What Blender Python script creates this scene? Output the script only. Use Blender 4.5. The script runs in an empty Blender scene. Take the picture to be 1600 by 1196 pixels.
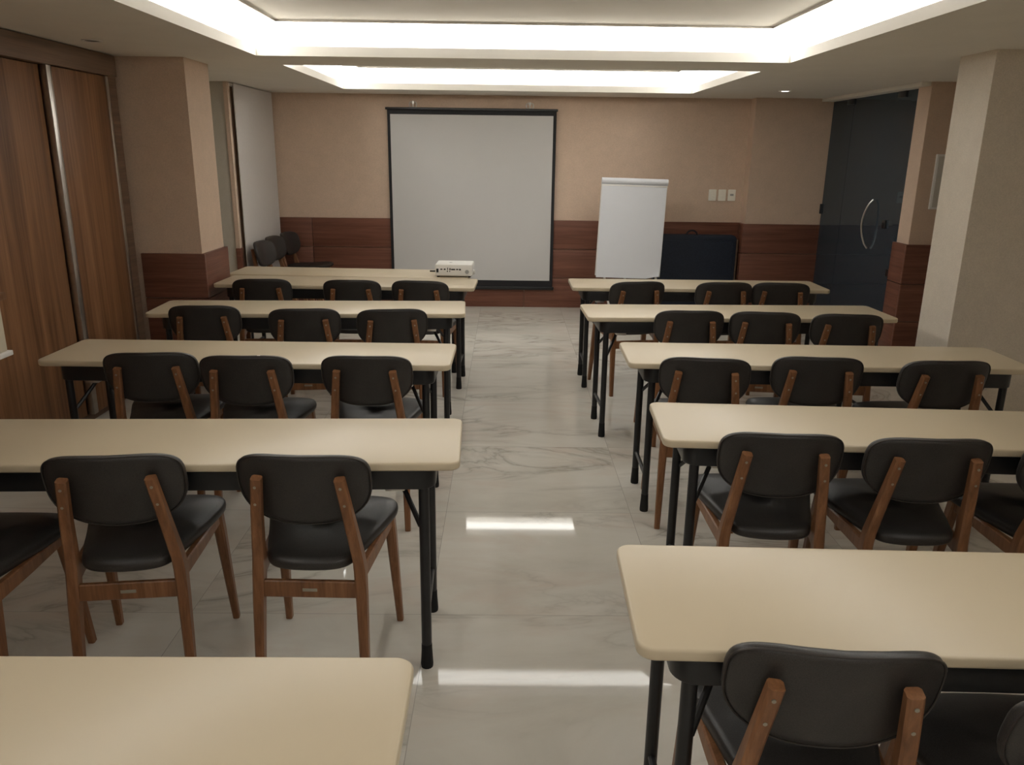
import bpy, math
from math import radians, sin, cos, pi
from mathutils import Matrix, Vector

C = bpy.context.scene.collection

# ------------------------------------------------------------------ materials
def new_mat(name, rough=.5, spec=.5, metal=0.0):
    m = bpy.data.materials.new(name); m.use_nodes = True
    nt = m.node_tree; b = nt.nodes['Principled BSDF']
    b.inputs['Roughness'].default_value = rough
    b.inputs['Specular IOR Level'].default_value = spec
    b.inputs['Metallic'].default_value = metal
    return m, nt, b

def N(nt, kind, **kw):
    n = nt.nodes.new(kind)
    for k, v in kw.items():
        setattr(n, k, v)
    return n

def coords(nt, scale=(1, 1, 1), space='Object', loc=(0, 0, 0), rot=(0, 0, 0)):
    if space == 'World':
        t = N(nt, 'ShaderNodeNewGeometry').outputs['Position']
    else:
        t = N(nt, 'ShaderNodeTexCoord').outputs[space]
    mp = N(nt, 'ShaderNodeMapping')
    mp.inputs['Scale'].default_value = scale
    mp.inputs['Location'].default_value = loc
    mp.inputs['Rotation'].default_value = rot
    nt.links.new(t, mp.inputs['Vector'])
    return mp.outputs['Vector']

def ramp(nt, fac, stops):
    r = N(nt, 'ShaderNodeValToRGB')
    e = r.color_ramp.elements
    while len(e) < len(stops):
        e.new(.5)
    for i, (p, c) in enumerate(stops):
        e[i].position = p
        e[i].color = tuple(c) + (1,) if len(c) == 3 else c
    nt.links.new(fac, r.inputs['Fac'])
    return r.outputs['Color']

def noise(nt, vec, scale=5, detail=4, rough=.5, dist=0):
    n = N(nt, 'ShaderNodeTexNoise')
    n.inputs['Scale'].default_value = scale
    n.inputs['Detail'].default_value = detail
    n.inputs['Roughness'].default_value = rough
    n.inputs['Distortion'].default_value = dist
    nt.links.new(vec, n.inputs['Vector'])
    return n.outputs['Fac']

def bump(nt, b, fac, strength=.1, dist=.01):
    n = N(nt, 'ShaderNodeBump')
    n.inputs['Strength'].default_value = strength
    n.inputs['Distance'].default_value = dist
    nt.links.new(fac, n.inputs['Height'])
    nt.links.new(n.outputs['Normal'], b.inputs['Normal'])

def mix(nt, fac, a, b, mode='MIX'):
    n = N(nt, 'ShaderNodeMix', data_type='RGBA', blend_type=mode)
    if isinstance(fac, (int, float)):
        n.inputs[0].default_value = fac
    else:
        nt.links.new(fac, n.inputs[0])
    for i, c in ((6, a), (7, b)):
        if isinstance(c, tuple):
            n.inputs[i].default_value = c + (1,)
        else:
            nt.links.new(c, n.inputs[i])
    return n.outputs[2]

def plain(name, col, rough=.5, spec=.5, metal=0.0, vary=.06, scale=30, bmp=0.0, space='Object'):
    m, nt, b = new_mat(name, rough, spec, metal)
    f = noise(nt, coords(nt, space=space), scale, 3)
    lo = tuple(c*(1-vary) for c in col); hi = tuple(min(1, c*(1+vary)) for c in col)
    nt.links.new(ramp(nt, f, [(.3, lo), (.7, hi)]), b.inputs['Base Color'])
    if bmp:
        bump(nt, b, f, bmp, .002)
    return m

def wood(name, dark, mid, light, scale, rough=.4, space='World', spec=.4, band=1.0):
    """grain runs along the axis whose scale is smallest"""
    m, nt, b = new_mat(name, rough, spec)
    v = coords(nt, scale, space)
    f1 = noise(nt, v, 1.0, 6, .6, .6)
    f2 = noise(nt, coords(nt, tuple(s*6 for s in scale), space), 1.0, 3, .6)
    c = ramp(nt, f1, [(.30, dark), (.5, mid), (.72, light)])
    c2 = ramp(nt, f2, [(.3, (.70, .68, .66)), (.7, (1.1, 1.1, 1.1))])
    nt.links.new(mix(nt, .6*band, c, c2, 'MULTIPLY'), b.inputs['Base Color'])
    bump(nt, b, f2, .05, .002)
    return m

M = {}
def build_materials():
    # polished marble-look porcelain tiles
    m, nt, b = new_mat('polished_marble', .035, .12)
    P = coords(nt, space='World')
    br = N(nt, 'ShaderNodeTexBrick', offset=0.0, squash=1.0)
    for k, v in (('Scale', 1.0), ('Mortar Size', .0012), ('Mortar Smooth', .1), ('Brick Width', .863), ('Row Height', .863), ('Bias', 0.0)):
        br.inputs[k].default_value = v
    br.inputs['Color1'].default_value = (0, 0, 0, 1); br.inputs['Color2'].default_value = (1, 1, 1, 1)
    nt.links.new(coords(nt, space='World', loc=(.266, -2.543, 0)), br.inputs['Vector'])
    # every tile shifts the vein pattern
    sh = N(nt, 'ShaderNodeVectorMath', operation='MULTIPLY_ADD')
    nt.links.new(br.outputs['Color'], sh.inputs[0]); sh.inputs[1].default_value = (3.1, 1.7, 5.3)
    nt.links.new(P, sh.inputs[2])
    mp = N(nt, 'ShaderNodeMapping'); mp.inputs['Scale'].default_value = (.75, 1.9, 1); mp.inputs['Rotation'].default_value = (0, 0, .18)
    nt.links.new(sh.outputs[0], mp.inputs['Vector'])
    v = mp.outputs['Vector']
    f = noise(nt, v, 1.15, 7, .55, 1.4)
    d = N(nt, 'ShaderNodeMath', operation='SUBTRACT'); nt.links.new(f, d.inputs[0]); d.inputs[1].default_value = .5
    a = N(nt, 'ShaderNodeMath', operation='ABSOLUTE'); nt.links.new(d.outputs[0], a.inputs[0])
    vein = ramp(nt, a.outputs[0], [(0.0, (.85, .85, .85)), (.014, (.38, .38, .38)), (.06, (0, 0, 0))])
    where = ramp(nt, noise(nt, v, .8, 2), [(.42, (0, 0, 0)), (.62, (1, 1, 1))])
    veinm = mix(nt, 1.0, vein, where, 'MULTIPLY')
    cloud = ramp(nt, noise(nt, v, 1.3, 6, .6, .8), [(.3, (.52, .49, .43)), (.5, (.60, .57, .505)), (.72, (.65, .62, .56))])
    pink = ramp(nt, noise(nt, v, 1.9, 4, .6, 1.0), [(.50, (0, 0, 0)), (.72, (.7, .7, .7))])
    c = mix(nt, pink, cloud, (.56, .475, .405))
    c = mix(nt, veinm, c, (.33, .30, .255))
    c = mix(nt, br.outputs['Fac'], c, (.36, .335, .295))
    nt.links.new(c, b.inputs['Base Color'])
    M['marble'] = m
    # walls
    def wallpaper(name, col):
        m, nt, b = new_mat(name, .75, .25)
        P = coords(nt, space='World')
        f = noise(nt, P, 9, 6, .7)
        g = noise(nt, P, 160, 2, .7)
        c = ramp(nt, f, [(.3, tuple(x*.95 for x in col)), (.7, tuple(x*1.04 for x in col))])
        c2 = ramp(nt, g, [(.3, (.90, .90, .90)), (.7, (1.06, 1.06, 1.06))])
        nt.links.new(mix(nt, 1.0, c, c2, 'MULTIPLY'), b.inputs['Base Color'])
        bump(nt, b, g, .25, .002)
        return m
    M['wallpaper'] = wallpaper('beige_wallpaper', (.63, .48, .37))
    M['cream_paint'] = wallpaper('cream_paint', (.68, .61, .52))
    M['grey_paint'] = wallpaper('grey_paint', (.52, .485, .42))
    M['ceiling'] = plain('white_ceiling_paint', (.81, .775, .71), .8, .2, vary=.02, scale=4, space='World')
    M['cove'] = plain('white_cove_paint', (.85, .83, .80), .8, .2, vary=.01, scale=4, space='World')
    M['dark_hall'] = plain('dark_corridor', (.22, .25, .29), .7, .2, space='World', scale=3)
    # woods
    M['wains_x'] = wood('wainscot_wood_along_x', (.125, .046, .028), (.18, .071, .044), (.235, .10, .064), (.9, 14, 26), .45)
    M['wains_y'] = wood('wainscot_wood_along_y', (.125, .046, .028), (.18, .071, .044), (.235, .10, .064), (14, .9, 26), .45)
    M['cabinet'] = wood('cabinet_wood', (.105, .045, .018), (.215, .102, .046), (.31, .155, .075), (26, 13, .42), .45, spec=.25, band=1.6)
    M['cabinet_dark'] = wood('cabinet_header_wood', (.15, .092, .060), (.20, .126, .083), (.245, .16, .108), (14, .5, 20), .5)
    M['chair_wood'] = wood('stained_chair_wood', (.155, .066, .027), (.228, .101, .043), (.30, .142, .065), (34, 34, 2.2), .38, 'Object')
    # furniture
    M['laminate'] = plain('cream_laminate', (.555, .467, .33), .34, .4, vary=.015, scale=3)
    M['laminate_edge'] = plain('cream_edge_band', (.60, .50, .37), .4, .4, vary=.01)
    M['black_steel'] = plain('black_painted_steel', (.012, .012, .013), .35, .5, vary=.2)
    M['rubber'] = plain('black_rubber', (.010, .010, .010), .7, .3)
    M['chrome'] = plain('brushed_metal', (.62, .60, .57), .28, .5, 1.0, vary=.05)
    M['alu'] = plain('aluminium_profile', (.52, .49, .45), .32, .5, 1.0, vary=.06)
    m, nt, b = new_mat('charcoal_upholstery', .42, .5)
    P = coords(nt); g = noise(nt, P, 420, 2, .7); f = noise(nt, P, 12, 3)
    c = mix(nt, 1.0, ramp(nt, f, [(.3, (.026, .023, .021)), (.7, (.034, .030, .027))]), ramp(nt, g, [(.3, (.55, .55, .55)), (.7, (1.4, 1.4, 1.4))]), 'MULTIPLY')
    nt.links.new(c, b.inputs['Base Color']); bump(nt, b, g, .25, .001)
    M['leather'] = m
    M['seam'] = plain('upholstery_piping', (.040, .033, .029), .5, .4)
    M['steel_plate'] = plain('small_metal_plate', (.36, .33, .27), .4, .5, .6)
    M['white_cloth'] = plain('white_tag_cloth', (.8, .78, .74), .8, .2)
    # other
    M['blind'] = plain('blind_fabric', (.60, .565, .54), .85, .15, vary=.02, scale=60, bmp=.1)
    M['screen_white'] = plain('screen_fabric', (.56, .55, .54), .9, .1, vary=.01, scale=4)
    M['black_cloth'] = plain('screen_black_border', (.016, .015, .017), .6, .3)
    M['paper'] = plain('flip_paper', (.66, .67, .70), .85, .15, vary=.012, scale=5)
    M['white_metal'] = plain('white_lacquer', (.74, .72, .69), .4, .4, vary=.02)
    M['projector'] = plain('projector_plastic', (.74, .72, .68), .45, .4, vary=.02)
    M['grey_plastic'] = plain('grey_plastic', (.36, .355, .34), .55, .4)
    M['port'] = plain('black_port', (.01, .01, .01), .5, .4)
    M['outlet'] = plain('outlet_plastic', (.86, .83, .74), .4, .4, vary=.02)
    M['navy'] = plain('navy_canvas', (.017, .023, .038), .6, .35, vary=.25, scale=90, bmp=.3)
    M['navy_edge'] = plain('navy_binding', (.02, .022, .03), .6, .3)
    M['cream_sheet'] = plain('cream_sheet', (.60, .53, .41), .85, .2, vary=.02)
    M['notice'] = plain('pale_board', (.50, .47, .42), .5, .3, vary=.02)
    # lit diffuser
    m, nt, b = new_mat('lit_diffuser')
    e = N(nt, 'ShaderNodeEmission'); e.inputs['Color'].default_value = (1.0, .98, .925, 1); e.inputs['Strength'].default_value = 1.2
    nt.links.new(e.outputs[0], nt.nodes['Material Output'].inputs['Surface'])
    M['diffuser'] = m
    m, nt, b = new_mat('cove_light')
    e = N(nt, 'ShaderNodeEmission'); e.inputs['Color'].default_value = (1.0, .98, .925, 1); e.inputs['Strength'].default_value = 10.4
    nt.links.new(e.outputs[0], nt.nodes['Material Output'].inputs['Surface'])
    M['cove_light'] = m
    m, nt, b = new_mat('lit_lamp')
    e = N(nt, 'ShaderNodeEmission'); e.inputs['Color'].default_value = (1.0, .95, .88, 1); e.inputs['Strength'].default_value = 6.0
    nt.links.new(e.outputs[0], nt.nodes['Material Output'].inputs['Surface'])
    M['lamp'] = m
    # tinted glass
    m, nt, b = new_mat('smoked_glass')
    tr = N(nt, 'ShaderNodeBsdfTransparent'); tr.inputs['Color'].default_value = (.36, .40, .44, 1)
    gl = N(nt, 'ShaderNodeBsdfGlossy'); gl.inputs['Roughness'].default_value = .02; gl.inputs['Color'].default_value = (.85, .95, 1, 1)
    fr = N(nt, 'ShaderNodeFresnel'); fr.inputs['IOR'].default_value = 1.45
    df = N(nt, 'ShaderNodeBsdfDiffuse'); df.inputs['Color'].default_value = (.050, .068, .088, 1)
    md = N(nt, 'ShaderNodeMixShader'); md.inputs[0].default_value = .7
    nt.links.new(tr.outputs[0], md.inputs[1]); nt.links.new(df.outputs[0], md.inputs[2])
    ms = N(nt, 'ShaderNodeMixShader')
    nt.links.new(fr.outputs[0], ms.inputs[0]); nt.links.new(md.outputs[0], ms.inputs[1]); nt.links.new(gl.outputs[0], ms.inputs[2])
    nt.links.new(ms.outputs[0], nt.nodes['Material Output'].inputs['Surface'])
    M['glass'] = m
build_materials()

# ------------------------------------------------------------------ geometry helpers
class MB:
    """collects vertices and faces of one mesh"""
    def __init__(s):
        s.v = []; s.f = []
    def add(s, vs, fs):
        o = len(s.v); s.v += [tuple(p) for p in vs]; s.f += [tuple(i+o for i in f) for f in fs]
    def box(s, x0, x1, y0, y1, z0, z1, bev=0.0):
        if bev <= 0:
            vs = [(x0, y0, z0), (x1, y0, z0), (x1, y1, z0), (x0, y1, z0), (x0, y0, z1), (x1, y0, z1), (x1, y1, z1), (x0, y1, z1)]
            s.add(vs, [(3, 2, 1, 0), (4, 5, 6, 7), (0, 1, 5, 4), (1, 2, 6, 5), (2, 3, 7, 6), (3, 0, 4, 7)])
        else:
            cx, cy = (x0+x1)/2, (y0+y1)/2
            b = bev
            s.rprism(cx, cy, x1-x0, y1-y0, z0, z1, b, b, 2)
    def rprism(s, cx, cy, w, d, z0, z1, r, edge=0.0, seg=6):
        """vertical prism on a rounded rectangle, rounded top and bottom edge"""
        def ring(inset, z):
            ww, dd, rr = w/2-inset, d/2-inset, max(r-inset, .0005)
            out = []
            for k, (sx, sy) in enumerate(((1, 1), (-1, 1), (-1, -1), (1, -1))):
                for i in range(seg+1):
                    a = (k + i/seg)*pi/2
                    out.append((cx+sx*(ww-rr)+rr*cos(a), cy+sy*(dd-rr)+rr*sin(a), z))
            return out
        rings = []
        if edge > 0:
            for i in range(4):
                a = i/3*pi/2
                rings.append(ring(edge*(1-sin(a)), z0+edge*(1-cos(a))))
            for i in range(4):
                a = i/3*pi/2
                rings.append(ring(edge*(1-cos(a)), z1-edge*(1-sin(a))))
        else:
            rings = [ring(0, z0), ring(0, z1)]
        s.loft(rings)
    def loft(s, rings, cap=True, closed=True):
        n = len(rings[0]); o = len(s.v)
        for r in rings:
            s.v += [tuple(p) for p in r]
        for i in range(len(rings)-1):
            for j in range(n if closed else n-1):
                k = (j+1) % n
                s.f.append((o+i*n+j, o+i*n+k, o+(i+1)*n+k, o+(i+1)*n+j))
        if cap:
            s.f.append(tuple(o+j for j in reversed(range(n))))
            s.f.append(tuple(o+(len(rings)-1)*n+j for j in range(n)))
    def tube(s, pts, r, seg=12, cap=True):
        pts = [Vector(p) for p in pts]
        rs = r if isinstance(r, (list, tuple)) else [r]*len(pts)
        rings = []
        up = None
        for i, p in enumerate(pts):
            a = pts[max(i-1, 0)]; b = pts[min(i+1, len(pts)-1)]
            t = (b-a).normalized()
            if up is None:
                up = Vector((0, 0, 1)) if abs(t.z) < .9 else Vector((0, 1, 0))
            x = t.cross(up).normalized(); up = x.cross(t).normalized()
            rings.append([p + x*rs[i]*cos(2*pi*k/seg) + up*rs[i]*sin(2*pi*k/seg) for k in range(seg)])
        s.loft(rings, cap)
    def bar(s, pts, sizes, side=(1, 0, 0), ch=.18):
        """bar of chamfered rectangular section; sizes = (across side, other)"""
        pts = [Vector(p) for p in pts]
        rings = []
        for i, p in enumerate(pts):
            a = pts[max(i-1, 0)]; b = pts[min(i+1, len(pts)-1)]
            t = (b-a).normalized()
            x = (Vector(side) - t*Vector(side).dot(t)).normalized(); y = t.cross(x)
            w, d = sizes[i][0]/2, sizes[i][1]/2; c = min(w, d)*2*ch
            q = [(w, d-c), (w-c, d), (-w+c, d), (-w, d-c), (-w, -d+c), (-w+c, -d), (w-c, -d), (w, -d+c)]
            rings.append([p + x*u + y*v for u, v in q])
        s.loft(rings)
    def disc(s, c, r, seg=24, down=True):
        vs = [(c[0]+r*cos(2*pi*k/seg), c[1]+r*sin(2*pi*k/seg), c[2]) for k in range(seg)]
        s.add(vs, [tuple(reversed(range(seg))) if down else tuple(range(seg))])
    def mesh(s, name, mat, angle=35):
        me = bpy.data.meshes.new(name)
        me.from_pydata(s.v, [], s.f); me.update()
        import bmesh
        bm = bmesh.new(); bm.from_mesh(me)
        bmesh.ops.recalc_face_normals(bm, faces=bm.faces); bm.to_mesh(me); bm.free()
        me.polygons.foreach_set('use_smooth', [True]*len(me.polygons))
        me.set_sharp_from_angle(angle=radians(angle))
        me.materials.append(M[mat] if isinstance(mat, str) else mat)
        return me
    def build(s, name, mat, parent=None, angle=35):
        o = bpy.data.objects.new(name, s.mesh(name, mat, angle)); C.objects.link(o)
        if parent is not None:
            o.parent = parent
        return o

def tag(o, label=None, cat=None, group=None, kind=None):
    if label: o['label'] = label
    if cat: o['category'] = cat
    if group: o['group'] = group
    if kind: o['kind'] = kind
    return o

def empty(name, loc, rz=0.0):
    o = bpy.data.objects.new(name, None); C.objects.link(o)
    o.location = loc; o.rotation_euler = (0, 0, rz); o.empty_display_size = .1
    return o

def kids(o):
    return [c for c in bpy.data.objects if c.parent == o]

def dup(root, loc, rz):
    r = root.copy(); C.objects.link(r); r.location = loc; r.rotation_euler = (0, 0, rz)
    for ch in kids(root):
        c = ch.copy(); C.objects.link(c); c.parent = r
        for g in kids(ch):
            d = g.copy(); C.objects.link(d); d.parent = c
    return r

def structure(name, mb, mat, parent=None):
    o = mb.build(name, mat, parent)
    if parent is None:
        o['kind'] = 'structure'
    return o

# ------------------------------------------------------------------ the room
ZC = 2.18           # soffit height
XL, YB, XR = -2.48, 8.59, 3.30
YREAR = -4.6

b = MB(); b.box(-3.3, 6.2, YREAR-.2, YB+.3, -.1, 0); structure('floor', b, 'marble')

TRAYS = [(-1.56, 1.76, -3.7, 5.30), (-1.545, 1.75, 5.85, 7.97)]  # first tray lengthened unseen behind the camera to add light from the rear
def build_ceiling():
    x0, x1, y0, y1 = -3.3, 6.2, YREAR-.2, YB+.3
    ztop = 2.237
    b = MB()
    # soffit: boxes around the two openings
    b.box(x0, -1.56, y0, y1, ZC, ztop); b.box(1.76, x1, y0, y1, ZC, ztop)
    ys = [y0, TRAYS[0][2], TRAYS[0][3], TRAYS[1][2], TRAYS[1][3], y1]
    for a, c in ((0, 1), (2, 3), (4, 5)):
        b.box(-1.56, 1.76, ys[a], ys[c], ZC, ztop)
    b.box(-1.56, -1.545, ys[3], ys[4], ZC, ztop); b.box(1.75, 1.76, ys[3], ys[4], ZC, ztop)
    ceil = structure('ceiling', b, 'ceiling')
    for (a, c, d, e) in TRAYS:
        o, t = .16, .03
        w = MB()
        w.box(a-o-t, a-o, d-o-t, e+o+t, ztop, 2.42); w.box(c+o, c+o+t, d-o-t, e+o+t, ztop, 2.42)
        w.box(a-o, c+o, d-o-t, d-o, ztop, 2.42); w.box(a-o, c+o, e+o, e+o+t, ztop, 2.42)
        w.build('cove_wall', 'cove', ceil)
        i = .17
        p = MB(); p.rprism((a+c)/2, (d+e)/2, c-a-2*i, e-d-2*i, 2.362, 2.40, .004, .003, 2)
        pan = p.build('ceiling_panel', 'ceiling', ceil)
        t = MB(); u = .012
        for k in ((a+i-.002, a+i+u, d+i-.002, e-i+.002), (c-i-u, c-i+.002, d+i-.002, e-i+.002), (a+i+u, c-i-u, d+i-.002, d+i+u), (a+i+u, c-i-u, e-i-u, e-i+.002)):
            t.box(k[0], k[1], k[2], k[3], 2.350, 2.366)
        t.build('edge_trim', 'alu', pan)  # grey bead added to draw a dark panel edge and block cove glow
        q = MB()
        z = 2.376
        A, B, D, E = a-o, c+o, d-o, e+o; ia, ic, id_, ie = a+i, c-i, d+i, e-i
        q.box(a, ia, d, e, z, z+.01); q.box(ic, c, d, e, z, z+.01)
        q.box(ia, ic, d, id_, z, z+.01); q.box(ia, ic, ie, e, z, z+.01)
        q.build('cove_diffuser', 'diffuser', ceil)
        q = MB()
        q.box(A, a, D, E, z, z+.01); q.box(c, B, D, E, z, z+.01)
        q.box(a, c, D, d, z, z+.01); q.box(a, c, e, E, z, z+.01)
        q.build('cove_light', 'cove_light', ceil)
    s = MB(); s.box(x0, x1, y0, y1, 2.42, 2.5); s.build('upper_slab', 'ceiling', ceil)
build_ceiling()

def wainscot(parent, segs, axis, ztop=.935, name='wainscot'):
    """segs: boxes x0,x1,y0,y1 of panelling made of three stacked boards"""
    b = MB()
    for (x0, x1, y0, y1) in segs:
        for z0, z1 in ((0, .318), (.324, .628), (.634, ztop)):
            b.box(x0, x1, y0, y1, z0, z1, .003)
    return b.build(name, 'wains_x' if axis == 'x' else 'wains_y', parent)

# back wall
b = MB(); b.box(-3.3, 6.2, YB, YB+.2, 0, ZC)
wb = structure('wall_back', b, 'wallpaper')
wainscot(wb, [(-2.42, -2.06, YB-.025, YB), (-2.055, .2, YB-.025, YB), (.205, 2.50, YB-.025, YB)], 'x')
b = MB(); b.box(2.50, 3.42, 8.42, YB, 0, ZC)
wp = structure('wall_back_pier', b, 'wallpaper')
wainscot(wp, [(2.475, 3.30, 8.395, 8.42)], 'x'); wainscot(wp, [(2.475, 2.50, 8.42, 8.565)], 'y')

# left side: cabinet bay, pillar, recess, blind
b = MB(); b.box(-3.3, -3.1, YREAR, YB, 0, ZC)
structure('wall_left', b, 'grey_paint')
b = MB(); b.box(-3.1, -2.065, 5.44, 5.87, 0, ZC)
wl = structure('wall_left_pillar', b, 'wallpaper')
wainscot(wl, [(-2.47, -2.04, 5.415, 5.44)], 'x'); wainscot(wl, [(-2.065, -2.04, 5.44, 5.885)], 'y')
b = MB(); b.box(-3.1, -2.447, 7.30, 7.40, 0, ZC)
structure('wall_left_return', b, 'grey_paint')
b = MB(); b.box(-2.60, -2.44, 7.34, YB, 0, ZC); b.box(-2.45, -2.415, 7.285, 7.34, 0, ZC)
wj = structure('wall_left_jamb', b, 'wallpaper')
w2 = MB(); w2.box(-2.45, -2.408, 7.272, 7.285, 0, .755, .002); w2.box(-2.415, -2.408, 7.285, 7.34, 0, .755); w2.build('wainscot', 'wains_x', wj)

# right side: glass door, pier, column
b = MB(); b.box(3.237, 4.2, 6.42, 6.62, 0, ZC)
wr = structure('wall_right_pier', b, 'wallpaper')
wainscot(wr, [(3.212, 4.0, 6.395, 6.42)], 'x', .95); wainscot(wr, [(3.212, 3.237, 6.42, 6.64)], 'y', .95)
b = MB(); b.box(2.595, 3.5, 4.515, 4.87, 0, ZC)
structure('wall_right_column', b, 'cream_paint')
b = MB(); b.box(3.4, 3.5, YREAR, 4.515, 0, ZC); b.box(4.0, 4.1, 4.87, 6.42, 0, ZC)
structure('wall_right', b, 'cream_paint')
b = MB(); b.box(-3.3, 6.2, YREAR-.2, YREAR, 0, ZC)
structure('wall_rear', b, 'cove')  # unseen rear wall, given light paint to bounce more light forward
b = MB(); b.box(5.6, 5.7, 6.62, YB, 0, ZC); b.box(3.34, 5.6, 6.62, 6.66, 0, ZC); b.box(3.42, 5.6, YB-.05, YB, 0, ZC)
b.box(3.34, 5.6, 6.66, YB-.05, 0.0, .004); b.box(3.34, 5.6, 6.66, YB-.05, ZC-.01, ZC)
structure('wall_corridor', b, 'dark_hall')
b = MB(); b.box(3.16, 3.30, 6.622, 8.42, 2.15, ZC, .004); b.box(3.16, 3.236, 6.43, 6.622, 2.15, ZC, .004)
structure('trim_1', b, 'ceiling')

def build_door():
    d = empty('door_1', (3.28, 7.5, 0)); d['kind'] = 'structure'
    L = lambda y: y-7.5
    b = MB(); b.box(-.005, .005, L(6.64), L(7.895), .01, 2.15); b.build('door_leaf', 'glass', d)
    b = MB(); b.box(-.005, .005, L(7.90), L(8.40), .01, 2.15); b.build('fixed_pane', 'glass', d)
    for y, w in ((7.97, .16), (6.95, .14)):
        b = MB(); b.box(-.016, .016, L(y)-w/2, L(y)+w/2, 2.10, 2.15, .003); b.build('patch_fitting', 'black_steel', d)
    b = MB(); b.box(-.02, .02, L(8.39), L(8.42), 1.05, 1.15, .004); b.build('wall_clamp', 'black_steel', d)
    b = MB(); b.box(-.015, .015, L(6.66), L(6.80), .64, .70, .003); b.build('floor_lock', 'black_steel', d)
    for sx in (-1, 1):
        pts = []
        for i in range(13):
            t = i/12
            pts.append((sx*(.02+.055*sin(pi*t)**.6), L(7.20)+.05*sin(pi*t), .83+.43*t))
        b = MB(); b.tube(pts, .009, 10); h = b.build('handle', 'chrome', d)
    b = MB(); b.box(-.022, .022, L(6.92), L(6.98), 1.03, 1.10, .004); b.tube([(-.03, L(6.95), 1.065), (-.02, L(6.95), 1.065)], .014, 12)
    b.build('lock', 'black_steel', d)
build_door()

# ------------------------------------------------------------------ sliding-door cabinet on the left
def build_cabinet():
    X = XL
    c = empty('sliding_cabinet', (X, 3.0, 0))
    tag(c, 'tall wood-grained sliding-door cabinet with metal edge strips filling the left wall', 'cabinet')
    L = lambda y: y-3.0
    b = MB(); b.box(-.55, 0, L(-4.5), L(5.395), 2.05, 2.175, .003); b.build('header', 'cabinet_dark', c)
    b = MB(); b.box(-.55, -.012, L(5.30), L(5.395), .0, 2.05); b.build('jamb', 'cabinet_dark', c)
    b = MB(); b.box(-.55, -.06, L(-4.5), L(5.30), .0, .055); b.build('plinth', 'cabinet_dark', c)
    for y0, y1, dx in ((-4.4, .75, -.03), (.78, 2.70, 0), (2.72, 4.585, -.03), (4.60, 5.30, 0)):
        b = MB(); b.box(-.045+dx, -.015+dx, L(y0), L(y1), .06, 2.045, .002)
        d = b.build('door', 'cabinet', c)
        if y0 < 2:
            continue
        ys = (4.595, 5.262) if y0 > 4 else ()
        for y in ys:
            e = MB(); e.box(-.05+dx, -.006+dx, L(y), L(y)+.05 if y < 5 else L(y)+.026, .06, 2.047, .004)
            e.build('edge_strip', 'alu', d)
build_cabinet()

# cream hanging panel at the far left
h = empty('wall_hanging', (-2.50, 3.5, .60))
tag(h, 'cream hanging panel with wooden top bar and white bottom rail on the wooden cabinet', 'wall hanging')
b = MB(); b.box(.0, .055, -.35, .37, .30, .335, .004); b.build('top_bar', 'cabinet', h)
b = MB(); b.box(.015, .045, -.32, .325, .05, .30, .004); b.build('sheet', 'cream_sheet', h)
b = MB(); b.box(.0, .06, -.33, .345, .025, .05, .005); b.build('bottom_rail', 'white_metal', h)

# blind in the left recess
bl = empty('roller_blind', (-2.415, 7.965, 0))
tag(bl, 'tall pale fabric roller blind on the left wall behind the corner chairs', 'blind')
b = MB()
rows = []
b.box(.02, .026, -.59, .58, .10, 2.172); b.build('fabric', 'blind', bl)
b = MB(); b.tube([(.002, -.6, 2.16), (.002, .59, 2.16)], .015, 12); b.build('roller', 'white_metal', bl)
b = MB(); b.box(.012, .034, -.595, .585, .08, .10, .004); b.build('bottom_rail', 'white_metal', bl)

# ------------------------------------------------------------------ folding tables
TT, TH, TW, TD = .73, .026, 1.80, .42
def make_table():
    t = empty('folding_table', (0, 0, 0))
    b = MB(); b.rprism(0, 0, TW, TD, TT-TH, TT, .035, .006, 8); top = b.build('tabletop', 'laminate', t)
    # steel rail frame under the top, rounded at its corners
    b = MB()
    w, d, z0, z1 = TW-.15, TD-.05, TT-TH-.074, TT-TH
    b.rprism(0, 0, w, d, z0+.004, z1, .05, .004, 8)
    b.build('apron', 'black_steel', t)
    for sx in (-1, 1):
        lx = sx*(TW/2-.112)
        for sy in (-1, 1):
            b = MB(); b.tube([(lx, sy*.165, z0+.01), (lx, sy*.165, .05)], .0165, 14)
            leg = b.build('leg', 'black_steel', t)
            f = MB(); f.tube([(lx, sy*.165, .085), (lx, sy*.165, .06), (lx, sy*.165, .012), (lx, sy*.165, 0)], [.0172, .0178, .0205, .0195], 14)
            f.build('foot_cap', 'rubber', leg)
            b = MB(); b.tube([(lx-sx*.012, sy*.158, .50), (lx-sx*.085, sy*.06, z0-.008)], .0085, 8)
            b.build('brace', 'black_steel', t)
        b = MB(); b.tube([(lx, -.165, .17), (lx, .165, .17)], .010, 10); b.build('crossbar', 'black_steel', t)
        b = MB(); b.box(lx-sx*.09-.03, lx-sx*.09+.03, -.15, .06, z0-.016, z0+.004, .003); b.build('latch', 'chrome', t)
    return t

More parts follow.
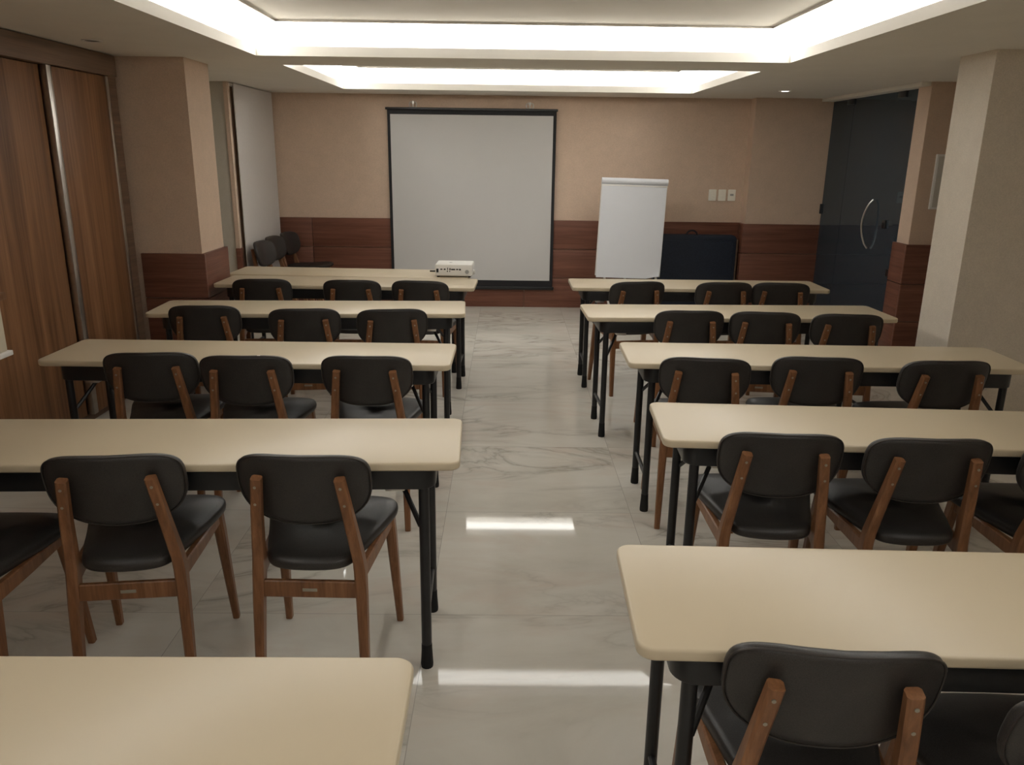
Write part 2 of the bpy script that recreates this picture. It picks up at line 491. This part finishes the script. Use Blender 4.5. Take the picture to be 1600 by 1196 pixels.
TABLES = [
    ('L0', -1.164, 6.060, -.051, 'cream folding table against the back of the front left table, carrying the white projector'),
    ('L1', -1.107, 5.611, -.029, 'cream folding table of the first left row, its back edge touching the projector table'),
    ('L2', -1.137, 4.642, .048, 'cream folding table in the left block, second row from the projection screen'),
    ('L3', -1.134, 3.541, -.009, 'cream folding table in the left block, third row from the projection screen'),
    ('L4', -1.037, 2.381, .035, 'cream folding table in the left block, fourth row, cut by the left edge'),
    ('L5', -1.057, 1.045, .005, 'cream folding table in the lower left corner with only its top in view'),
    ('R1', 1.363, 5.660, .001, 'cream folding table in the right block nearest the flip chart'),
    ('R2', 1.364, 4.647, .030, 'cream folding table in the right block, second row from the flip chart'),
    ('R3', 1.457, 3.587, -.021, 'cream folding table in the right block, third row, its end beside the plain column'),
    ('R4', 1.429, 2.578, -.051, 'cream folding table in the right block, fourth row, cut by the right edge'),
    ('R5', 1.161, 1.469, -.029, 'large cream folding table in the lower right corner, closest to the camera'),
]
proto = make_table()
for i, (k, x, y, rz, lab) in enumerate(TABLES):
    o = proto if i == 0 else dup(proto, (x, y, 0), rz)
    o.location = (x, y, 0); o.rotation_euler = (0, 0, rz)
    tag(o, lab, 'table', 'cream folding tables set out in rows')

# ------------------------------------------------------------------ chairs
def outline_back(n=56):
    """backrest outline in (x, z): flat-topped, fuller below"""
    out = []
    for k in range(n):
        a = 2*pi*k/n
        c, s = cos(a), sin(a)
        if s >= 0:
            h, e = .098, 3.9
        else:
            h, e = .132, 2.5
        x = .193*math.copysign(abs(c)**(2/e), c); z = h*math.copysign(abs(s)**(2/e), s)
        out.append((x, z))
    return out

def back_point(x, z, off):
    """bent, leaning backrest: off = distance forward of its rear face"""
    zz = .702+z
    y = -.012 - (z)*.235 + off + 1.15*x*x
    return (x, y, zz)

def make_back():
    ol = outline_back()
    n = len(ol)
    b = MB()
    rings = []
    # rear face from centre out, round edge, front face back to the centre
    prof = [(.03, 0), (.35, 0), (.65, 0), (.85, .0005), (.95, .002), (.985, .006), (1.0, .013), (1.0, .020), (.985, .027), (.95, .031), (.85, .035), (.6, .038), (.3, .039), (.03, .039)]
    for s, off in prof:
        rings.append([back_point(x*s, z*s, off) for x, z in ol])
    b.loft(rings)
    return b

def make_seat():
    # plan outline, right half from the rear centre to the front centre
    half = [(0, -.006), (.06, -.002), (.105, .012), (.128, .040), (.138, .075), (.155, .13), (.172, .20), (.195, .28), (.212, .34), (.213, .385), (.195, .418), (.15, .433), (.08, .438), (0, .440)]
    pts = half + [(-x, y) for x, y in reversed(half[1:-1])]
    # smooth the polygon
    for _ in range(2):
        q = []
        m = len(pts)
        for i in range(m):
            a, c = pts[i], pts[(i+1) % m]
            q.append((a[0]*.75+c[0]*.25, a[1]*.75+c[1]*.25)); q.append((a[0]*.25+c[0]*.75, a[1]*.25+c[1]*.75))
        pts = q
    cx, cy = 0, .23
    def ring(s, z, dish=0):
        return [(cx+(x-cx)*s, cy+(y-cy)*s, z - dish*max(0, 1-s)*0 + .012*((y-cy)/.22)*(1 if y > cy else .35)) for x, y in pts]
    b = MB()
    prof = [(.05, .433), (.9, .433), (.965, .435), (.99, .441), (1.0, .451), (.995, .461), (.97, .469), (.90, .475), (.75, .480), (.5, .482), (.25, .481), (.05, .481)]
    b.loft([ring(s, z) for s, z in prof])
    return b

def make_chair():
    t = empty('padded_chair', (0, 0, 0))
    make_seat().build('seat', 'leather', t, 60)
    bk = make_back().build('backrest', 'leather', t, 60)
    ol = outline_back()
    p = MB()
    ring = [Vector(back_point(x*.993, z*.993, .0045)) for x, z in ol]
    # piping round the rear edge
    m = len(ring); rr = []
    for i, q in enumerate(ring):
        tn = (ring[(i+1) % m]-ring[i-1]).normalized(); u = tn.cross(Vector((0, 1, 0))).normalized(); w = tn.cross(u)
        rr.append([q+u*.0026*cos(2*pi*k/6)+w*.0026*sin(2*pi*k/6) for k in range(6)])
    rr.append(rr[0]); p.loft(rr, cap=False); p.build('piping', 'seam', bk, 60)
    for sx in (-1, 1):
        b = MB()
        b.bar([(sx*.162, -.012, 0), (sx*.155, .022, .32), (sx*.151, .034, .42), (sx*.148, .030, .465), (sx*.131, -.006, .62), (sx*.1165, -.030, .737)],
              [(.024, .028), (.032, .040), (.034, .046), (.032, .044), (.031, .033), (.030, .028)])
        leg = b.build('back_leg', 'chair_wood', t)
        for z, y in ((.655, -.0285), (.712, -.0405)):
            f = MB(); xx = sx*(.131-(z-.62)*.119)
            f.tube([(xx, y+.006, z), (xx, y-.0015, z-.001)], .0042, 10); f.build('screw', 'steel_plate', leg)
        b = MB()
        b.bar([(sx*.200, .425, 0), (sx*.187, .372, .37), (sx*.184, .362, .437)], [(.022, .026), (.034, .040), (.034, .042)])
        b.build('front_leg', 'chair_wood', t)
        b = MB()
        b.bar([(sx*.151, .035, .408), (sx*.168, .20, .414), (sx*.184, .365, .422)], [(.024, .050), (.024, .044), (.024, .034)], side=(1, -.1*sx, 0))
        b.build('side_rail', 'chair_wood', t)
    b = MB(); b.bar([(-.156, .026, .358), (.156, .026, .358)], [(.018, .055), (.018, .055)], side=(0, 1, 0)); st = b.build('stretcher', 'chair_wood', t)
    b = MB(); b.bar([(-.148, .36, .385), (.148, .36, .385)] if 0 else [(-.175, .362, .417), (.175, .362, .417)], [(.018, .034), (.018, .034)], side=(0, 1, 0)); b.build('front_rail', 'chair_wood', t)
    f = MB(); f.box(-.022, .022, .0145, .0175, .353, .363, .001); f.build('name_plate', 'steel_plate', st)
    return t

W3 = ('left', 'middle', 'right')
def lab3(i, row):
    return 'dark padded chair, %s of three at %s' % (W3[i], row)
CH = []
def rowof(row, items, lab=None):
    for i, (x, y, r) in enumerate(items):
        CH.append((x, y, r, lab[i] if lab else lab3(i, row)))
rowof('the first left row before the projector', [(-1.622, 5.248, .101), (-1.024, 5.248, .013), (-.572, 5.246, -.082)])
rowof('the second left row', [(-1.658, 4.296, .076), (-1.092, 4.240, .113), (-.615, 4.253, .147)])
rowof('the third left row', [(-1.500, 3.240, .101), (-1.088, 3.206, .034), (-.584, 3.222, .005)],
      ['dark padded wooden chair, left of three at the third left row',
       'dark padded chair with a tiny white tag on its top edge, third left row',
       'dark padded wooden chair beside the aisle at the third left row'])
rowof('', [(-1.105, 2.075, .119), (-.575, 2.091, -.022), (-1.575, 1.93, .05)],
      ['dark padded chair seen whole in the middle of the fourth left row',
       'dark padded wooden chair seen whole nearest the aisle at the fourth left row',
       'dark padded wooden chair cut off by the left edge, only seat and legs showing'])
rowof('the first right row before the flip chart', [(.900, 5.312, .169), (1.489, 5.328, .031), (1.874, 5.330, -.107)])
rowof('the second right row', [(1.025, 4.304, -.006), (1.440, 4.288, -.105), (1.882, 4.249, -.085)])
rowof('the third right row', [(.856, 3.247, -.112), (1.353, 3.282, -.092), (1.892, 3.241, .023)])
rowof('', [(.871, 2.308, -.070), (1.324, 2.275, -.026), (1.80, 2.245, -.02)],
      ['dark padded wooden chair nearest the aisle at the fourth right row',
       'dark padded wooden chair turned slightly, middle of the fourth right row',
       'dark padded wooden chair cut off by the right edge at the fourth right row'])
rowof('', [(.596, 1.195, -.087), (1.032, 1.06, -.01)],
      ['largest dark padded chair, back to the camera at the lower right table',
       'dark padded chair cut off in the lower right corner, seat mostly in shadow'])
rowof('', [(-2.280, 7.475, -1.73), (-2.300, 7.912, -1.73), (-2.275, 8.352, -1.73)],
      ['dark padded chair under the pale blind, nearest the camera of three in the corner',
       'dark padded chair parked under the pale blind, between its two corner neighbours',
       'dark padded chair in the back left corner beside the wood panelling'])
cp = make_chair()
for i, (x, y, r, lab) in enumerate(CH):
    o = cp if i == 0 else dup(cp, (x, y, 0), r)
    o.location = (x, y, 0); o.rotation_euler = (0, 0, r)
    tag(o, lab, 'chair', 'dark padded chairs with wooden frames')
    if 'tiny white tag' in lab:
        bk = [c for c in kids(o) if c.name.startswith('backrest')][0]
        p = back_point(.068, .094, .016)
        b = MB(); b.box(p[0]-.006, p[0]+.006, p[1]-.004, p[1]+.004, p[2]-.002, p[2]+.005, .001)
        b.build('white_tag', 'white_cloth', bk)

# ------------------------------------------------------------------ projector
def build_projector():
    p = empty('projector', (-.38, 5.96, TT), -.02)
    tag(p, 'white data projector with black rear sockets on the table closest to the projection screen', 'projector')
    w, d, h = .275, .23, .095
    b = MB(); b.rprism(0, 0, w, d, .010, h, .018, .008, 5); body = b.build('body', 'projector', p)
    b = MB(); b.box(-w/2+.022, -.0+.058, -d/2-.0015, -d/2+.004, .028, .070, .001); b.build('socket_panel', 'projector', p)
    for x, z, ww, hh in ((-.090, .060, .012, .006), (-.066, .060, .010, .007), (-.044, .063, .004, .012), (-.027, .061, .007, .010), (-.004, .059, .022, .007), (.026, .060, .012, .006), (.046, .059, .010, .008), (-.046, .045, .006, .006), (-.029, .045, .005, .006)):
        b = MB(); b.box(x-ww*.68, x+ww*.68, -d/2-.003, -d/2+.002, z-hh*.7, z+hh*.7, .0008); b.build('socket', 'port', p)
    b = MB(); b.box(-w/2+.010, -w/2+.026, -d/2-.003, -d/2+.004, .036, .064, .001); b.build('power_inlet', 'port', p)
    b = MB(); b.tube([(.098, -d/2-.002, .042), (.098, -d/2+.004, .042)], .015, 20); b.build('speaker_grille', 'grey_plastic', p)
    for sx in (-1, 1):
        b = MB(); b.tube([(sx*.115, -.095, 0), (sx*.115, -.095, .012)], .010, 12); b.build('foot', 'rubber', p)
    b = MB(); b.tube([(0, .09, 0), (0, .09, .012)], .010, 12); b.build('foot', 'rubber', p)
    b = MB(); b.tube([(.07, d/2-.004, .048), (.07, d/2+.022, .048)], .027, 24); b.build('lens', 'port', p)
    b = MB(); b.tube([(-.03, 0, h-.002), (-.03, 0, h+.001)], .012, 16); b.build('button', 'grey_plastic', p)
    b = MB(); b.tube([(-w/2-.002, -.05, .036), (-w/2-.045, -.052, .036)], .006, 10); b.build('plug', 'port', p)
    b = MB(); b.tube([(w/2-.004, -.02, .03), (w/2+.014, -.02, .03)], .018, 16); b.build('focus_knob', 'projector', p)
build_projector()

# ------------------------------------------------------------------ projection screen
def build_screen():
    s = empty('projection_screen', (-.36, 8.545, 0), -.004)
    tag(s, 'large pull-down projection screen with black border hanging on the back wall', 'screen')
    b = MB(); b.box(-.865, .865, 0, .006, .215, 2.03); f = b.build('border_cloth', 'black_cloth', s)
    b = MB(); b.box(-.835, .833, -.003, 0, .295, 1.985); b.build('viewing_surface', 'screen_white', s)
    b = MB(); b.box(-.882, .878, -.018, .018, 2.028, 2.052, .005); b.build('top_bar', 'black_steel', s)
    b = MB(); b.box(-.885, .880, -.016, .014, .195, .228, .006); b.build('bottom_bar', 'black_steel', s)
    for x in (-.60, .59):
        b = MB()
        for dx in (-.018, .018):
            b.tube([(x+dx+.018*cos(a), 0, 2.078+.028*sin(a)) for a in [k*2*pi/14 for k in range(15)]], .0055, 8)
        b.box(x-.012, x+.012, -.010, .045, 2.085, 2.115, .002)
        b.build('hanging_hook', 'chrome', s)
build_screen()

# ------------------------------------------------------------------ flip chart
def build_flip():
    e = empty('flip_chart', (1.235, 7.92, 0))
    tag(e, 'white flip chart easel with blank paper pad leaning beside the projection screen', 'flip chart')
    ang = radians(2.4)
    def P(x, y, z):   # board frame: tilted sideways and leaning back
        lean = .10
        X = x*cos(ang)+(z-.92)*sin(ang); Z = -x*sin(ang)*0 + .92+(z-.92)*cos(ang) - x*.020
        return (X, y+(Z-.92)*lean, Z)
    def tbox(name, x0, x1, y0, y1, z0, z1, mat, parent, bev=.003):
        b = MB(); b.box(x0, x1, y0, y1, z0, z1, bev); b.v = [P(*v) for v in b.v]
        return b.build(name, mat, parent)
    board = tbox('board', -.325, .322, .012, .034, .45, 1.385, 'white_metal', e)
    pad = tbox('paper_pad', -.312, .308, 0, .012, .452, 1.36, 'paper', e, .002)
    # loose front sheet with a small curl at the lower right corner
    b = MB()
    nx, nz = 14, 30
    vs = []
    for j in range(nz+1):
        for i in range(nx+1):
            x = -.318+.632*i/nx; z = .435+.90*j/nz
            curl = max(0, (i/nx-.8)/.2)*max(0, (.12-j/nz)/.12)
            wav = .003*sin(6*z)+.002*sin(9*x+3*z)
            vs.append(P(x-.012*curl, -.006-abs(wav)-.03*curl*curl, z+.03*curl))
    fs = [(j*(nx+1)+i, j*(nx+1)+i+1, (j+1)*(nx+1)+i+1, (j+1)*(nx+1)+i) for j in range(nz) for i in range(nx)]
    b.add(vs, fs)
    b.build('front_sheet', 'paper', pad, 80)
    b = MB()
    b.tube([P(-.325, .004, 1.365), P(.322, .004, 1.365)], .031, 16); b.build('paper_roll', 'paper', e)
    tbox('clamp_bar', -.322, .320, -.012, .0, 1.318, 1.332, 'white_metal', e, .002)
    for pts in ([P(-.27, .04, .60), (-.16, -.05, 0)], [P(.29, .04, .60), (.25, -.05, 0)], [P(0, .05, 1.2), (.02, .52, 0)]):
        b = MB(); b.tube(pts, .012, 10); b.build('leg', 'white_metal', e)
build_flip()

# ------------------------------------------------------------------ navy folding case against the back wall
def build_case():
    k = empty('folding_case', (2.0, 8.47, 0))
    tag(k, 'dark navy folding case with a top handle standing behind the flip chart', 'case')
    b = MB(); b.box(-.42, .44, -.055, .055, .0, .79, .0)
    b = MB()
    b.rprism(0, 0, .86, .80, -.055, .055, .05, .012, 6)
    b.v = [(x, -z, y+.415) for x, y, z in b.v]
    b.build('body', 'navy', k)
    b = MB(); b.rprism(0, 0, .80, .70, .050, .062, .04, .005, 6); b.v = [(x, -z, y+.405) for x, y, z in b.v]; b.build('front_panel', 'navy', k)
    b = MB(); b.tube([(-.05-.055+.11*0, 0, .812)] + [(-.095+.055*(1-cos(a)), -.01, .812+.045*sin(a)) for a in [pi*i/10 for i in range(11)]], .009, 10); b.build('handle', 'navy_edge', k)
    b = MB(); b.box(.432, .452, -.03, .06, .02, .77, .004); b.build('side_strip', 'cabinet_dark', k)
    for sx in (-.36, .36):
        b = MB(); b.box(sx-.03, sx+.03, -.05, .05, 0, .02, .003); b.build('foot', 'rubber', k)
build_case()

# ------------------------------------------------------------------ wall plates, notice, downlights
for i, (x, lab) in enumerate(((2.175, 'cream wall plate nearest the flip chart, first of three in a row'), (2.277, 'cream wall plate in the centre of three on the back wall'), (2.379, 'cream wall plate with a grey switch, closest to the glass door'))):
    p = empty('wall_plate', (x, YB, 1.217)); tag(p, lab, 'wall plate', 'cream wall plates on the back wall')
    b = MB(); b.rprism(0, 0, .080, .118, 0, .010, .008, .003, 4); b.v = [(u, -w, v) for u, v, w in b.v]; b.build('cover', 'outlet', p)
    for z in ((-.028, .0, .028) if i < 2 else (.004,)):
        b = MB(); b.box(-.018, .018, -.0125, -.008, z-.010, z+.010, .001); b.build('socket' if i < 2 else 'switch', 'outlet' if i < 2 else 'grey_plastic', p)
n = empty('notice_board', (3.53, 6.42, 1.44))
tag(n, 'pale wall-mounted board on the pier, partly hidden by the plain column', 'board')
b = MB(); b.box(-.18, .18, -.022, 0, -.21, .21, .003); b.build('frame', 'white_metal', n)
b = MB(); b.box(-.165, .165, -.026, -.02, -.195, .195, .002); b.build('panel', 'notice', n)

for x, y, lit, lab in ((2.475, 7.50, True, 'small lit round downlight in the ceiling near the glass door'), (-2.264, 4.68, False, 'small unlit round downlight in the ceiling above the wooden cabinet')):
    d = empty('downlight', (x, y, ZC)); tag(d, lab, 'downlight')
    b = MB()
    rings = [[(r*cos(2*pi*k/28), r*sin(2*pi*k/28), z) for k in range(28)] for r, z in ((.052, 0), (.052, -.003), (.046, -.006), (.038, -.004), (.036, 0.0))]
    b.loft(rings, cap=False); b.build('trim_ring', 'white_metal', d)
    b = MB(); b.tube([(0, 0, -.003), (0, 0, 0)], .036, 28); b.build('lamp_lens', 'lamp' if lit else 'port', d)

# ------------------------------------------------------------------ world, camera, view
w = bpy.data.worlds.new('World'); bpy.context.scene.world = w; w.use_nodes = True
w.node_tree.nodes['Background'].inputs[0].default_value = (.05, .05, .055, 1)
w.node_tree.nodes['Background'].inputs[1].default_value = .2

def camera():
    p, yw, r = radians(16.15267), radians(.56614), radians(.73442)
    A = Matrix(((cos(yw), -sin(yw), 0), (sin(yw), cos(yw), 0), (0, 0, 1)))
    Bm = Matrix(((1, 0, 0), (0, 0, -1), (0, 1, 0)))
    Pm = Matrix(((1, 0, 0), (0, cos(p), -sin(p)), (0, sin(p), cos(p))))
    Q = Matrix(((cos(r), -sin(r), 0), (sin(r), cos(r), 0), (0, 0, 1)))
    R = Q @ Pm @ Bm @ A
    cam = bpy.data.cameras.new('camera'); o = bpy.data.objects.new('camera', cam); C.objects.link(o)
    rot = Matrix((R[0], -R[1], -R[2])).transposed()
    o.matrix_world = Matrix.Translation((0, 0, 1.62)) @ rot.to_4x4()
    cam.sensor_width = 36; cam.sensor_fit = 'HORIZONTAL'; cam.lens = 1240/1600*36
    cam.clip_start = .05
    bpy.context.scene.camera = o
camera()
sc = bpy.context.scene
vs = sc.view_settings
sc.display_settings.display_device = 'sRGB'
vs.view_transform = 'Standard'; vs.look = 'None'; vs.exposure = 0.62; vs.gamma = 1.0; vs.use_curve_mapping = False
sc.cycles.max_bounces = 10
sc.cycles.diffuse_bounces = 6
sc.cycles.use_denoising = True
